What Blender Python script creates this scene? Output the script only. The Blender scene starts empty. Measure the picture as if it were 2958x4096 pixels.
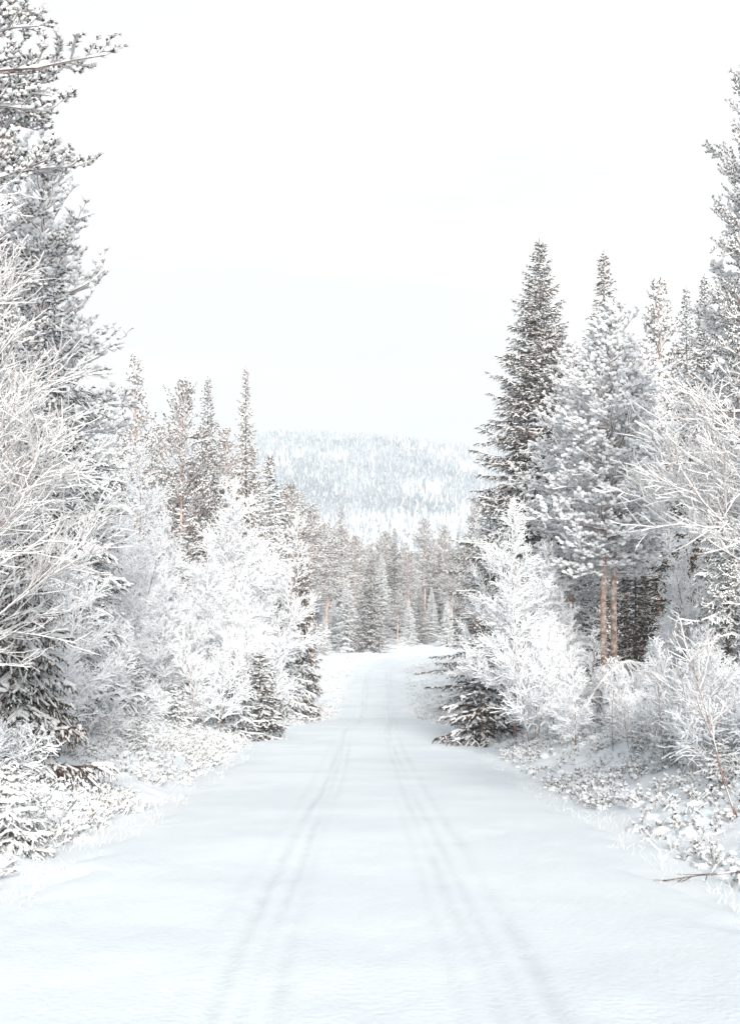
import bpy, math
import numpy as np
from math import radians
RNG = np.random.default_rng
sc = bpy.context.scene
C = sc.collection

# ------------------------------------------------------------------ camera, sky, sun, exposure
F = 1400.0                     # focal length in pixels of the 1024 px tall picture
CAMZ = 1.8
cam_d = bpy.data.cameras.new('camera')
cam = bpy.data.objects.new('camera', cam_d); C.objects.link(cam)
cam.location = (0, 0, CAMZ); cam.rotation_euler = (radians(90), 0, 0)
cam_d.sensor_fit = 'VERTICAL'; cam_d.sensor_height = 36.0; cam_d.lens = 36.0 * F / 1024
cam_d.shift_y = (645.2 - 512) / 1024
cam_d.clip_start = 0.1; cam_d.clip_end = 6000
cam_d.dof.use_dof = True; cam_d.dof.focus_distance = 38; cam_d.dof.aperture_fstop = 3.6
sc.camera = cam

SUN_EL, SUN_AZ = 17.0, -6.0    # high veiled sun, behind the camera's left shoulder
w = bpy.data.worlds.new('World'); sc.world = w; w.use_nodes = True
nt = w.node_tree; N = nt.nodes; N.clear()
out = N.new('ShaderNodeOutputWorld'); bg = N.new('ShaderNodeBackground')
sky = N.new('ShaderNodeTexSky'); sky.sky_type = 'NISHITA'; sky.sun_disc = False
sky.sun_elevation = radians(SUN_EL); sky.sun_rotation = radians(180 + SUN_AZ)
sky.air_density = 1.0; sky.dust_density = 2.0
tc = N.new('ShaderNodeTexCoord'); mp = N.new('ShaderNodeMapping')
mp.inputs['Scale'].default_value = (1.0, 1.0, 7.0)
no = N.new('ShaderNodeTexNoise'); no.inputs['Scale'].default_value = 2.2; no.inputs['Detail'].default_value = 6
no.inputs['Roughness'].default_value = 0.5
cr = N.new('ShaderNodeValToRGB')
cr.color_ramp.elements[0].position = 0.36; cr.color_ramp.elements[0].color = (6.15, 6.0, 5.8, 1)
cr.color_ramp.elements[1].position = 0.62; cr.color_ramp.elements[1].color = (7.3, 7.1, 6.85, 1)
mx = N.new('ShaderNodeMix'); mx.data_type = 'RGBA'; mx.inputs[0].default_value = 0.94   # closed thin cloud deck over the blue
L = nt.links.new
L(tc.outputs['Generated'], mp.inputs[0]); L(mp.outputs[0], no.inputs['Vector']); L(no.outputs[0], cr.inputs[0])
# the deck is thinner and greyer-blue overhead than along the horizon
sx = N.new('ShaderNodeSeparateXYZ'); mr = N.new('ShaderNodeMapRange'); mr.inputs[1].default_value = 0.40; mr.inputs[2].default_value = 0.72
mz = N.new('ShaderNodeMix'); mz.data_type = 'RGBA'; mz.blend_type = 'MULTIPLY'; mz.inputs[7].default_value = (0.22, 0.27, 0.32, 1)
L(tc.outputs['Generated'], sx.inputs[0]); L(sx.outputs[2], mr.inputs[0]); L(mr.outputs[0], mz.inputs[0]); L(cr.outputs[0], mz.inputs[6])
L(sky.outputs[0], mx.inputs[6]); L(mz.outputs[2], mx.inputs[7]); L(mx.outputs[2], bg.inputs[0])
bg.inputs[1].default_value = 0.11; L(bg.outputs[0], out.inputs[0])

sun_d = bpy.data.lights.new('sun', 'SUN'); sun_d.energy = 4.8; sun_d.angle = radians(18); sun_d.color = (1, 0.96, 0.9)
sun = bpy.data.objects.new('sun', sun_d); C.objects.link(sun)
sun.rotation_euler = (radians(90 - SUN_EL), 0, radians(-SUN_AZ))
sc.view_settings.view_transform = 'Standard'; sc.view_settings.look = 'None'
sc.view_settings.exposure = 0.60; sc.view_settings.gamma = 1.0
try:
    sc.cycles.max_bounces = 10; sc.cycles.diffuse_bounces = 8; sc.cycles.volume_bounces = 2
    sc.cycles.transparent_max_bounces = 4
except Exception: pass

# ------------------------------------------------------------------ materials
def mat(name, c0, c1=None, scale=3.0, lo=0.4, hi=0.6, rough=0.85, detail=4, spec=0.1, transl=0.0, bump=0.0, bscale=30, c2=None, s2=20):
    m = bpy.data.materials.new(name); m.use_nodes = True
    t = m.node_tree; n = t.nodes; b = n['Principled BSDF']; l = t.links.new
    b.inputs['Roughness'].default_value = rough
    b.inputs['Specular IOR Level'].default_value = spec
    b.inputs['Base Color'].default_value = (*c0, 1)
    co = n.new('ShaderNodeTexCoord').outputs['Object']
    col = None
    if c1 is not None:
        x = n.new('ShaderNodeTexNoise'); x.inputs['Scale'].default_value = scale; x.inputs['Detail'].default_value = detail
        r = n.new('ShaderNodeValToRGB')
        r.color_ramp.elements[0].position = lo; r.color_ramp.elements[0].color = (*c0, 1)
        r.color_ramp.elements[1].position = hi; r.color_ramp.elements[1].color = (*c1, 1)
        l(co, x.inputs['Vector']); l(x.outputs[0], r.inputs[0]); col = r.outputs[0]
        if c2 is not None:
            x2 = n.new('ShaderNodeTexNoise'); x2.inputs['Scale'].default_value = s2
            mr = n.new('ShaderNodeMapRange'); mr.inputs[1].default_value = 0.5; mr.inputs[2].default_value = 0.65
            mm = n.new('ShaderNodeMix'); mm.data_type = 'RGBA'; mm.inputs[7].default_value = (*c2, 1)
            l(co, x2.inputs['Vector']); l(x2.outputs[0], mr.inputs[0]); l(mr.outputs[0], mm.inputs[0]); l(col, mm.inputs[6]); col = mm.outputs[2]
        l(col, b.inputs['Base Color'])
    if bump > 0:
        x = n.new('ShaderNodeTexNoise'); x.inputs['Scale'].default_value = bscale; x.inputs['Detail'].default_value = 5
        bp = n.new('ShaderNodeBump'); bp.inputs['Strength'].default_value = bump; bp.inputs['Distance'].default_value = 0.02
        l(co, x.inputs['Vector']); l(x.outputs[0], bp.inputs['Height']); l(bp.outputs[0], b.inputs['Normal'])
    if transl > 0:
        tr = n.new('ShaderNodeBsdfTranslucent'); ms = n.new('ShaderNodeMixShader'); ms.inputs[0].default_value = transl
        if col is not None: l(col, tr.inputs[0])
        else: tr.inputs[0].default_value = (*c0, 1)
        l(b.outputs[0], ms.inputs[1]); l(tr.outputs[0], ms.inputs[2]); l(ms.outputs[0], n['Material Output'].inputs[0])
    return m
SNOW = (0.93, 0.942, 0.958)
M = dict(
    snow=mat('snow_on_branches', SNOW, rough=0.9, spec=0.05, transl=0.4),
    ground=mat('snow_ground', (0.80, 0.85, 0.89), (0.86, 0.895, 0.925), scale=0.9, bump=0.35, bscale=14, spec=0.05),
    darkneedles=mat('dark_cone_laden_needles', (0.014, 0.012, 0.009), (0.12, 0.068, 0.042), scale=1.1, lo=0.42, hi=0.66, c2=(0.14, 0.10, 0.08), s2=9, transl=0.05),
    frostpine=mat('frosted_pine_needles', (0.16, 0.13, 0.11), (0.40, 0.36, 0.33), scale=1.3, c2=(0.85, 0.85, 0.85), s2=9, transl=0.2),
    needles=mat('spruce_needles', (0.010, 0.014, 0.010), (0.055, 0.045, 0.035), scale=1.3, lo=0.42, hi=0.68, c2=(0.26, 0.25, 0.24), s2=16, transl=0.1),
    frosted=mat('frosted_needles', (0.03, 0.034, 0.03), (0.16, 0.13, 0.11), scale=1.3, lo=0.4, hi=0.65, c2=(0.75, 0.75, 0.75), s2=14, transl=0.1),
    brown=mat('brownish_needles', (0.05, 0.032, 0.022), (0.24, 0.155, 0.095), scale=1.6, c2=(0.28, 0.22, 0.17), s2=9, transl=0.1),
    pineneedle=mat('pine_needles', (0.022, 0.022, 0.017), (0.12, 0.088, 0.062), scale=1.5, c2=(0.30, 0.27, 0.24), s2=14, transl=0.1),
    bark=mat('dark_bark', (0.09, 0.07, 0.06), (0.22, 0.18, 0.16), scale=9, bump=0.5),
    pinebark=mat('pine_bark', (0.27, 0.165, 0.12), (0.52, 0.39, 0.33), scale=7, lo=0.35, hi=0.65, bump=0.6, c2=(0.66, 0.61, 0.59), s2=11),
    twig=mat('bare_twig_bark', (0.16, 0.10, 0.085), (0.34, 0.25, 0.22), scale=5, bump=0.3),
    frosttwig=mat('frosted_twig_bark', (0.07, 0.05, 0.045), (0.86, 0.86, 0.87), scale=5, lo=0.42, hi=0.5),
    straw=mat('frosted_grass', (0.60, 0.50, 0.42), (0.88, 0.88, 0.88), scale=0.8, lo=0.3, hi=0.5, transl=0.25),
    heath=mat('heather_leaves', (0.05, 0.045, 0.03), (0.26, 0.21, 0.16), scale=3),
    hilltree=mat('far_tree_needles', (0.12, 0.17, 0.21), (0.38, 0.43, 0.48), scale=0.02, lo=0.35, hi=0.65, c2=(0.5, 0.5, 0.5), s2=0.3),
)

# ------------------------------------------------------------------ mesh tools
class Acc:
    def __init__(s): s.v = []; s.q = []; s.t = []; s.n = 0
    def add(s, v, q=None, t=None):
        v = np.asarray(v, np.float32).reshape(-1, 3)
        if q is not None and len(q): s.q.append(np.asarray(q, np.int64).reshape(-1, 4) + s.n)
        if t is not None and len(t): s.t.append(np.asarray(t, np.int64).reshape(-1, 3) + s.n)
        s.v.append(v); s.n += len(v)
    def mesh(s, name, m, smooth=False):
        v = np.concatenate(s.v) if s.v else np.zeros((0, 3), np.float32)
        q = np.concatenate(s.q) if s.q else np.zeros((0, 4), np.int64)
        t = np.concatenate(s.t) if s.t else np.zeros((0, 3), np.int64)
        me = bpy.data.meshes.new(name)
        me.vertices.add(len(v)); me.vertices.foreach_set('co', v.ravel())
        me.loops.add(q.size + t.size)
        me.loops.foreach_set('vertex_index', np.concatenate([q.ravel(), t.ravel()]).astype(np.int32))
        me.polygons.add(len(q) + len(t))
        ls = np.concatenate([np.arange(len(q)) * 4, q.size + np.arange(len(t)) * 3]).astype(np.int32)
        me.polygons.foreach_set('loop_start', ls)
        me.polygons.foreach_set('use_smooth', np.full(len(ls), smooth))
        me.materials.append(m); me.update(calc_edges=True)
        return me

def unit(a):
    return a / np.maximum(np.linalg.norm(a, axis=-1, keepdims=True), 1e-9)
def basis(d):
    h = np.zeros_like(d); h[..., 2] = 1
    bad = np.abs(d[..., 2]) > 0.97; h[bad] = (1, 0, 0)
    u = unit(np.cross(d, h)); v = np.cross(u, d)      # u horizontal, v upwards
    return u, v
def tubes(acc, pts, r0, r1, n=3):
    """pts [N,k+1,3] polylines, radii tapering from r0 to r1 ([N] or scalar)"""
    Nn, K, _ = pts.shape
    if Nn == 0: return
    d = np.empty_like(pts); d[:, :-1] = pts[:, 1:] - pts[:, :-1]; d[:, -1] = d[:, -2]
    d[:, 1:-1] = d[:, 1:-1] + d[:, :-2]
    u, v = basis(unit(d))
    t = np.linspace(0, 1, K)[None, :]
    r = (np.broadcast_to(r0, (Nn,))[:, None] * (1 - t) + np.broadcast_to(r1, (Nn,))[:, None] * t)[..., None]
    a = np.arange(n) * 2 * math.pi / n - math.pi / 2
    ring = pts[:, :, None, :] + r[..., None] * (np.cos(a)[None, None, :, None] * u[:, :, None, :] + np.sin(a)[None, None, :, None] * v[:, :, None, :])
    i = np.arange(Nn)[:, None, None] * K * n; j = np.arange(K - 1)[None, :, None] * n; k = np.arange(n)[None, None, :]
    k2 = (k + 1) % n
    q = np.stack([i + j + k, i + j + k2, i + j + n + k2, i + j + n + k], -1)
    acc.add(ring, q)
def snowcap(acc, pts, r0, r1, th, rng, prob=1.0, wide=1.0, arch=False, minh=0.12):
    """lumpy ridge of snow resting on the upper side of every branch segment"""
    A = pts[:, :-1].reshape(-1, 3); B = pts[:, 1:].reshape(-1, 3)
    Nn, K, _ = pts.shape
    if Nn == 0: return
    t = np.linspace(0, 1, K)
    rr = np.broadcast_to(r0, (Nn,))[:, None] * (1 - t) + np.broadcast_to(r1, (Nn,))[:, None] * t
    ra = rr[:, :-1].ravel(); rb = rr[:, 1:].ravel()
    d = unit(B - A); hz = np.hypot(d[:, 0], d[:, 1])
    thk = np.broadcast_to(th, (Nn,)) if np.ndim(th) else np.full(Nn, th)
    thk = np.repeat(thk, K - 1)
    keep = (rng.random(len(A)) < prob * np.clip(hz * 2.2 - 0.15, 0, 1))
    A, B, ra, rb, d, hz, thk = A[keep], B[keep], ra[keep], rb[keep], d[keep], hz[keep], thk[keep]
    if len(A) == 0: return
    u, v = basis(d)
    ha = thk * (0.35 + 0.65 * hz) * (0.6 + 0.7 * rng.random(len(A))); hb = thk * (0.35 + 0.65 * hz) * (0.35 + 0.7 * rng.random(len(A)))
    wa = (ra + 0.55 * ha) * wide; wb = (rb + 0.55 * hb) * wide
    ext = (B - A) * 0.08
    prof = [(-1, -0.1), (-0.62, 0.72), (0.1, 1.0), (0.72, 0.62), (1, -0.1)] if arch else [(-1, -0.05), (0.05, 1.0), (1, -0.05)]
    ring = []
    for P, r, h, ww, e in ((A, ra, ha, wa, -ext), (B, rb, hb, wb, ext)):
        base = P + e
        ring.append(np.stack([base + u * (ww * px)[:, None] + v * (r * 0.5 * (pz > 0) + h * pz)[:, None] for px, pz in prof], 1))
    V = np.stack(ring, 1); n = len(prof)
    o = np.arange(len(A))[:, None] * 2 * n; k = np.arange(n)[None]; k2 = (k + 1) % n
    q = np.stack([o + k, o + k2, o + n + k2, o + n + k], -1)
    acc.add(V, q)
# small irregular lump of snow (flattened icosahedron)
_p = (1 + 5 ** .5) / 2
ICO = unit(np.array([(-1, _p, 0), (1, _p, 0), (-1, -_p, 0), (1, -_p, 0), (0, -1, _p), (0, 1, _p), (0, -1, -_p), (0, 1, -_p), (_p, 0, -1), (_p, 0, 1), (-_p, 0, -1), (-_p, 0, 1)], float))
ICOF = np.array([(0, 11, 5), (0, 5, 1), (0, 1, 7), (0, 7, 10), (0, 10, 11), (1, 5, 9), (5, 11, 4), (11, 10, 2), (10, 7, 6), (7, 1, 8), (3, 9, 4), (3, 4, 2), (3, 2, 6), (3, 6, 8), (3, 8, 9), (4, 9, 5), (2, 4, 11), (6, 2, 10), (8, 6, 7), (9, 8, 1)])
def lumps(acc, pos, size, rng, flat=0.55, dirs=None, stretch=1.5):
    n = len(pos)
    if n == 0: return
    s = np.broadcast_to(size, (n,))
    V = np.repeat(ICO[None], n, 0) * (0.75 + 0.5 * rng.random((n, 12, 1)))
    if dirs is None:
        a = rng.random(n) * 2 * math.pi; dirs = np.stack([np.cos(a), np.sin(a), 0 * a], -1)
    u, v = basis(unit(dirs)); d = unit(dirs)
    V = V[..., 0:1] * d[:, None] * stretch + V[..., 1:2] * u[:, None] + V[..., 2:3] * v[:, None] * flat
    V = V * s[:, None, None] + pos[:, None]
    acc.add(V, t=(np.arange(n)[:, None, None] * 12 + ICOF[None]))
def needles(acc, base, d, length, width, spread, cnt, rng):
    """cnt thin blades fanning from each base point round direction d"""
    n = len(base)
    if n == 0: return
    base = np.repeat(base, cnt, 0); d = np.repeat(d, cnt, 0)
    r = rng.normal(size=(n * cnt, 3)); dd = unit(d + unit(r) * spread)
    s = unit(np.cross(dd, rng.normal(size=dd.shape)))
    ln = (np.repeat(np.broadcast_to(length, (n,)), cnt) * (0.7 + 0.5 * rng.random(n * cnt)))[:, None]
    V = np.stack([base - s * width, base + s * width, base + dd * ln], 1)
    acc.add(V, t=np.arange(n * cnt * 3).reshape(-1, 3))
def poly(P0, D, Ln, k, bend, wob, rng):
    """polylines from P0 along D, length Ln, each step bent by vector `bend` and wobbled"""
    n = len(P0); pts = np.empty((n, k + 1, 3)); pts[:, 0] = P0; d = unit(D.copy())
    bend = np.broadcast_to(bend, (n, 3)) if np.ndim(bend) else np.tile((0, 0, bend), (n, 1))
    st = (Ln / k)[:, None]
    for i in range(k):
        d = unit(d + bend + rng.normal(size=(n, 3)) * wob)
        pts[:, i + 1] = pts[:, i] + d * st
    return pts
def spawn(pts, cnt, tlo, thi, rng, power=1.0):
    """stratified points along parent polylines -> pos, dir, parent index, t"""
    Nn, K, _ = pts.shape; cnt = np.broadcast_to(cnt, (Nn,)).astype(int)
    idx = np.repeat(np.arange(Nn), cnt)
    first = np.repeat(np.cumsum(cnt) - cnt, cnt); rank = np.arange(len(idx)) - first
    t = (rank + rng.random(len(idx))) / np.maximum(cnt[idx], 1)
    t = tlo + (thi - tlo) * t ** power
    f = t * (K - 1); i = np.minimum(f.astype(int), K - 2); fr = (f - i)[:, None]
    a = pts[idx, i]; b = pts[idx, i + 1]
    return a * (1 - fr) + b * fr, unit(b - a), idx, t, rank
def plen(pts): return np.linalg.norm(np.diff(pts, axis=1), axis=2).sum(1)

class Tree:
    def __init__(s): s.parts = {}
    def part(s, name, acc, m, smooth=False):
        if acc.n: s.parts[name] = acc.mesh(name, m, smooth)

def spruce(H, R, seed, nb=None, snow=1.0, m='needles', dens=1.0, fine=False, u0=0.04, droop=1.0, top=1.0, shape=0.8):
    """conical spruce: tiers of drooping boughs, side sprays and hanging twigs, snow on top"""
    g = RNG(seed); tr, cw, sn = Acc(), Acc(), Acc(); ts = 0.62 if fine else 1.0
    k = 14
    z = np.linspace(0, 1, k + 1) * H
    tp = np.stack([np.cumsum(g.normal(size=k + 1)) * 0.006 * H / 6, np.cumsum(g.normal(size=k + 1)) * 0.006 * H / 6, z], -1)[None]
    tp[0, 0, :2] = 0; tp[0, 0, 2] = -0.25
    r0 = 0.02 + H * 0.0095
    tubes(tr, tp, r0, 0.008, 8)
    nb = nb or int(30 + H * 19)
    u = u0 + (0.985 - u0) * (np.arange(nb) + g.random(nb)) / nb
    u = u ** 1.0
    tier = H > 5
    ph = np.sin(u * H / 0.55 * 2 * math.pi) * 0.3
    az = np.arange(nb) * 2.39996 + g.normal(size=nb) * 0.35
    lob = 1 + 0.16 * np.sin(az * 2 + seed) + 0.12 * np.sin(az * 3 + u * 9 + seed * 2)
    Ln = R * ((1 - u) ** shape) * (0.60 + 0.60 * g.random(nb)) * lob * (1 + 0.1 * ph) * np.clip(0.75 + u * 3, 0, 1) + 0.06 + 0.02 * H * (1 - u)
    el = np.radians(np.interp(u, [0, 0.4, 0.8, 1], [-16 * droop, -6 * droop, 14, 36])) + g.normal(size=nb) * 0.12
    i = np.minimum((u * k).astype(int), k - 1); fr = (u * k - i)[:, None]
    P0 = tp[0, i] * (1 - fr) + tp[0, i + 1] * fr
    P0[:, 2] = np.maximum(P0[:, 2], 0.05)
    D = np.stack([np.cos(az) * np.cos(el), np.sin(az) * np.cos(el), np.sin(el)], -1)
    B = poly(P0, D, Ln, 5, -0.02 * droop, 0.05, g)
    lift = (np.linspace(0, 1, 6) ** 3)[None] * Ln[:, None] * 0.12     # tips turn up
    B[..., 2] += lift
    B[..., 2] = np.maximum(B[..., 2], 0.03)
    tubes(cw, B, 0.008 + Ln * 0.012, 0.006, 4 if fine else 3)
    snowcap(sn, B, 0.01 + Ln * 0.012, 0.008, 0.05, g, 0.9 * min(1, snow), arch=fine)
    # side sprays
    sp = (0.085 if fine else 0.115) / dens
    p, d, ix, t, rk = spawn(B, np.maximum(3, (Ln / sp).astype(int)), 0.12, 1.0, g)
    s = np.where(rk % 2 == 0, 1., -1.)[:, None]
    uu, vv = basis(d)
    L2 = np.minimum(Ln[ix] * 0.48, 0.75) * (1.05 - t) ** 0.7 * (0.6 + 0.6 * g.random(len(t))) + 0.06
    D2 = unit(d * 0.75 + uu * s * (0.75 + 0.2 * g.random((len(t), 1))) + np.array([0, 0, -0.12 * droop]) + g.normal(size=d.shape) * 0.10)
    S = poly(p, D2, L2, 3, -0.09 * droop, 0.06, g)
    tubes(cw, S, 0.016, 0.006, 3)
    snowcap(sn, S, 0.014, 0.008, 0.036 * ts, g, 0.72 * snow, wide=1.15, arch=fine)
    # hanging twigs
    p, d, ix3, t, rk = spawn(S, np.maximum(2, (L2 / (0.06 if fine else 0.075) * dens).astype(int)), 0.1, 1.0, g)
    s = np.where(rk % 2 == 0, 1., -1.)[:, None]
    uu, vv = basis(d)
    L3 = (0.07 + 0.10 * g.random(len(t))) * np.clip(L2[ix3] / 0.25, 0.5, 1.3)
    D3 = unit(d * 0.6 + uu * s * 0.6 + np.array([0, 0, -0.55]) * droop * g.random((len(t), 1)) + g.normal(size=d.shape) * 0.15)
    T = poly(p, D3, L3, 1 if not fine else 2, -0.1 * droop, 0.05, g)
    tubes(cw, T, 0.013 if not fine else 0.009, 0.004, 3)
    snowcap(sn, T, 0.010, 0.006, 0.024 * ts, g, 0.55 * snow, wide=1.15)
    if fine:
        for pl, c in ((S, 5), (T, 3)):
            A = pl[:, :-1].reshape(-1, 3); Bq = pl[:, 1:].reshape(-1, 3)
            q = g.random((len(A), 1)); needles(cw, A * q + Bq * (1 - q), unit(Bq - A), 0.045, 0.006, 0.9, c, g)
    else:
        A = S[:, :-1].reshape(-1, 3); Bq = S[:, 1:].reshape(-1, 3)
        q = g.random((len(A), 1)); needles(cw, A * q + Bq * (1 - q), unit(Bq - A) + np.array([0, 0, -0.4]), 0.09, 0.014, 0.8, 2, g)
    # clotted lumps of snow on some sprays
    pick = g.random(len(S)) < 0.30 * snow
    pp = S[pick, 1] * 0.5 + S[pick, 2] * 0.5; pp[:, 2] += 0.012
    lumps(sn, pp, 0.022 + 0.04 * g.random(len(pp)), g, 0.5, unit(S[pick, 2] - S[pick, 1]))
    T_ = Tree(); T_.part('trunk', tr, M['bark'], True); T_.part('crown', cw, M[m]); T_.part('snow', sn, M['snow'], fine)
    return T_

def pine(H, R, seed, u0=0.35, nb=60, trunks=((0, 0, 0, 1.0),), snow=1.0, m='pineneedle', tuft=0.075, nn=9, dens=1.0, up=0.25, prof=None, fine=False, dead=True, lump=1.0):
    """pine: bare reddish trunk, irregular up-swept limbs ending in needle tufts carrying snow"""
    g = RNG(seed); tr, cw, lb, sn = Acc(), Acc(), Acc(), Acc()
    prof = prof or ([0, 0.25, 0.6, 0.9, 1.0], [0.55, 1.0, 0.9, 0.45, 0.12])
    for (ox, oy, lean, hs) in trunks:
        k = 12; h = H * hs
        z = np.linspace(0, 1, k + 1) * h
        wx = np.cumsum(g.normal(size=k + 1)) * 0.012 * h / 8
        tp = np.stack([ox + wx + lean * z, oy + np.cumsum(g.normal(size=k + 1)) * 0.012 * h / 8, z], -1)[None]
        tp[0, 0] = (ox, oy, -0.3)
        r0 = (0.03 + h * 0.0095) * (0.8 if len(trunks) > 1 else 1)
        tubes(tr, tp, r0, 0.012, 9)
        n = int(nb * hs)
        v = (np.arange(n) + g.random(n)) / n; u = u0 + (0.99 - u0) * v
        az = np.arange(n) * 2.39996 + g.normal(size=n) * 0.5
        Ln = R * np.interp(v, *prof) * (0.65 + 0.42 * g.random(n)) * (1 + 0.1 * np.sin(az * 2 + seed + u * 7)) + 0.08
        el = np.radians(np.interp(v, [0, 0.5, 1], [-4, 18, 62])) + g.normal(size=n) * 0.16
        i = np.minimum((u * k).astype(int), k - 1); fr = (u * k - i)[:, None]
        P0 = tp[0, i] * (1 - fr) + tp[0, i + 1] * fr
        D = np.stack([np.cos(az) * np.cos(el), np.sin(az) * np.cos(el), np.sin(el)], -1)
        B = poly(P0, D, Ln, 6, up * 0.12, 0.11, g)
        rb = 0.006 + Ln * 0.013
        tubes(lb, B, rb, 0.006, 5 if fine else 4); snowcap(sn, B, rb, 0.008, 0.05, g, 0.85 * snow, arch=fine)
        p, d, ix, t, rk = spawn(B, np.maximum(3, (Ln / 0.17 * dens).astype(int)), 0.22, 1.0, g)
        s = np.where(rk % 2 == 0, 1., -1.)[:, None]; uu, vv = basis(d)
        L2 = np.minimum(Ln[ix] * 0.42, 0.75) * (1.35 - t) ** 0.6 * (0.5 + 0.7 * g.random(len(t))) + 0.08
        D2 = unit(d * 0.8 + uu * s * 0.8 + vv * g.normal(size=(len(t), 1)) * 0.35 + np.array([0, 0, 0.22]))
        S = poly(p, D2, L2, 3, 0.06, 0.12, g)
        tubes(lb, S, 0.007, 0.004, 3); snowcap(sn, S, 0.007, 0.005, 0.032, g, 0.8 * snow)
        p, d, ix3, t, rk = spawn(S, np.maximum(2, (L2 / 0.105 * dens).astype(int)), 0.25, 1.0, g)
        s = np.where(rk % 2 == 0, 1., -1.)[:, None]; uu, vv = basis(d)
        L3 = 0.05 + 0.09 * g.random(len(t))
        D3 = unit(d * 0.8 + uu * s * 0.6 + np.array([0, 0, 0.35]) + g.normal(size=d.shape) * 0.3)
        T = poly(p, D3, L3, 1, 0.0, 0.0, g)
        tubes(lb, T, 0.004, 0.003, 3)
        tips = np.concatenate([T[:, -1], S[:, -1], B[:, -1]]); td = np.concatenate([D3, unit(S[:, -1] - S[:, -2]), unit(B[:, -1] - B[:, -2])])
        td = unit(td + np.array([0, 0, 0.25]))
        sz = tuft * (0.7 + 0.6 * g.random(len(tips)))
        needles(cw, tips - td * sz[:, None] * 0.55, td, sz, tuft * 0.085, 0.75, nn, g)
        keep = g.random(len(tips)) < 0.86 * snow
        ps = tips[keep] + td[keep] * sz[keep][:, None] * 0.1; ps[:, 2] += sz[keep] * 0.16
        lumps(sn, ps, sz[keep] * 0.48 * lump, g, 0.62, td[keep] * np.array([1, 1, 0.5]), 1.25)
        if dead:      # short dead stubs under the crown
            nd = 12; ud = u0 * (0.45 + 0.55 * g.random(nd)); zi = ud * k; i = np.minimum(zi.astype(int), k - 1); fr = (zi - i)[:, None]
            P0 = tp[0, i] * (1 - fr) + tp[0, i + 1] * fr; az = g.random(nd) * 6.28
            Ls = 0.2 + 0.8 * g.random(nd); Q = poly(P0, np.stack([np.cos(az), np.sin(az), 0.1 + 0 * az], -1), Ls, 3, -0.05, 0.1, g)
            tubes(lb, Q, 0.014, 0.005, 3); snowcap(sn, Q, 0.014, 0.006, 0.025, g, 0.7)
    T_ = Tree(); T_.part('trunk', tr, M['pinebark'], True); T_.part('limbs', lb, M['twig']); T_.part('crown', cw, M[m]); T_.part('snow', sn, M['snow'], fine)
    return T_

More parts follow.
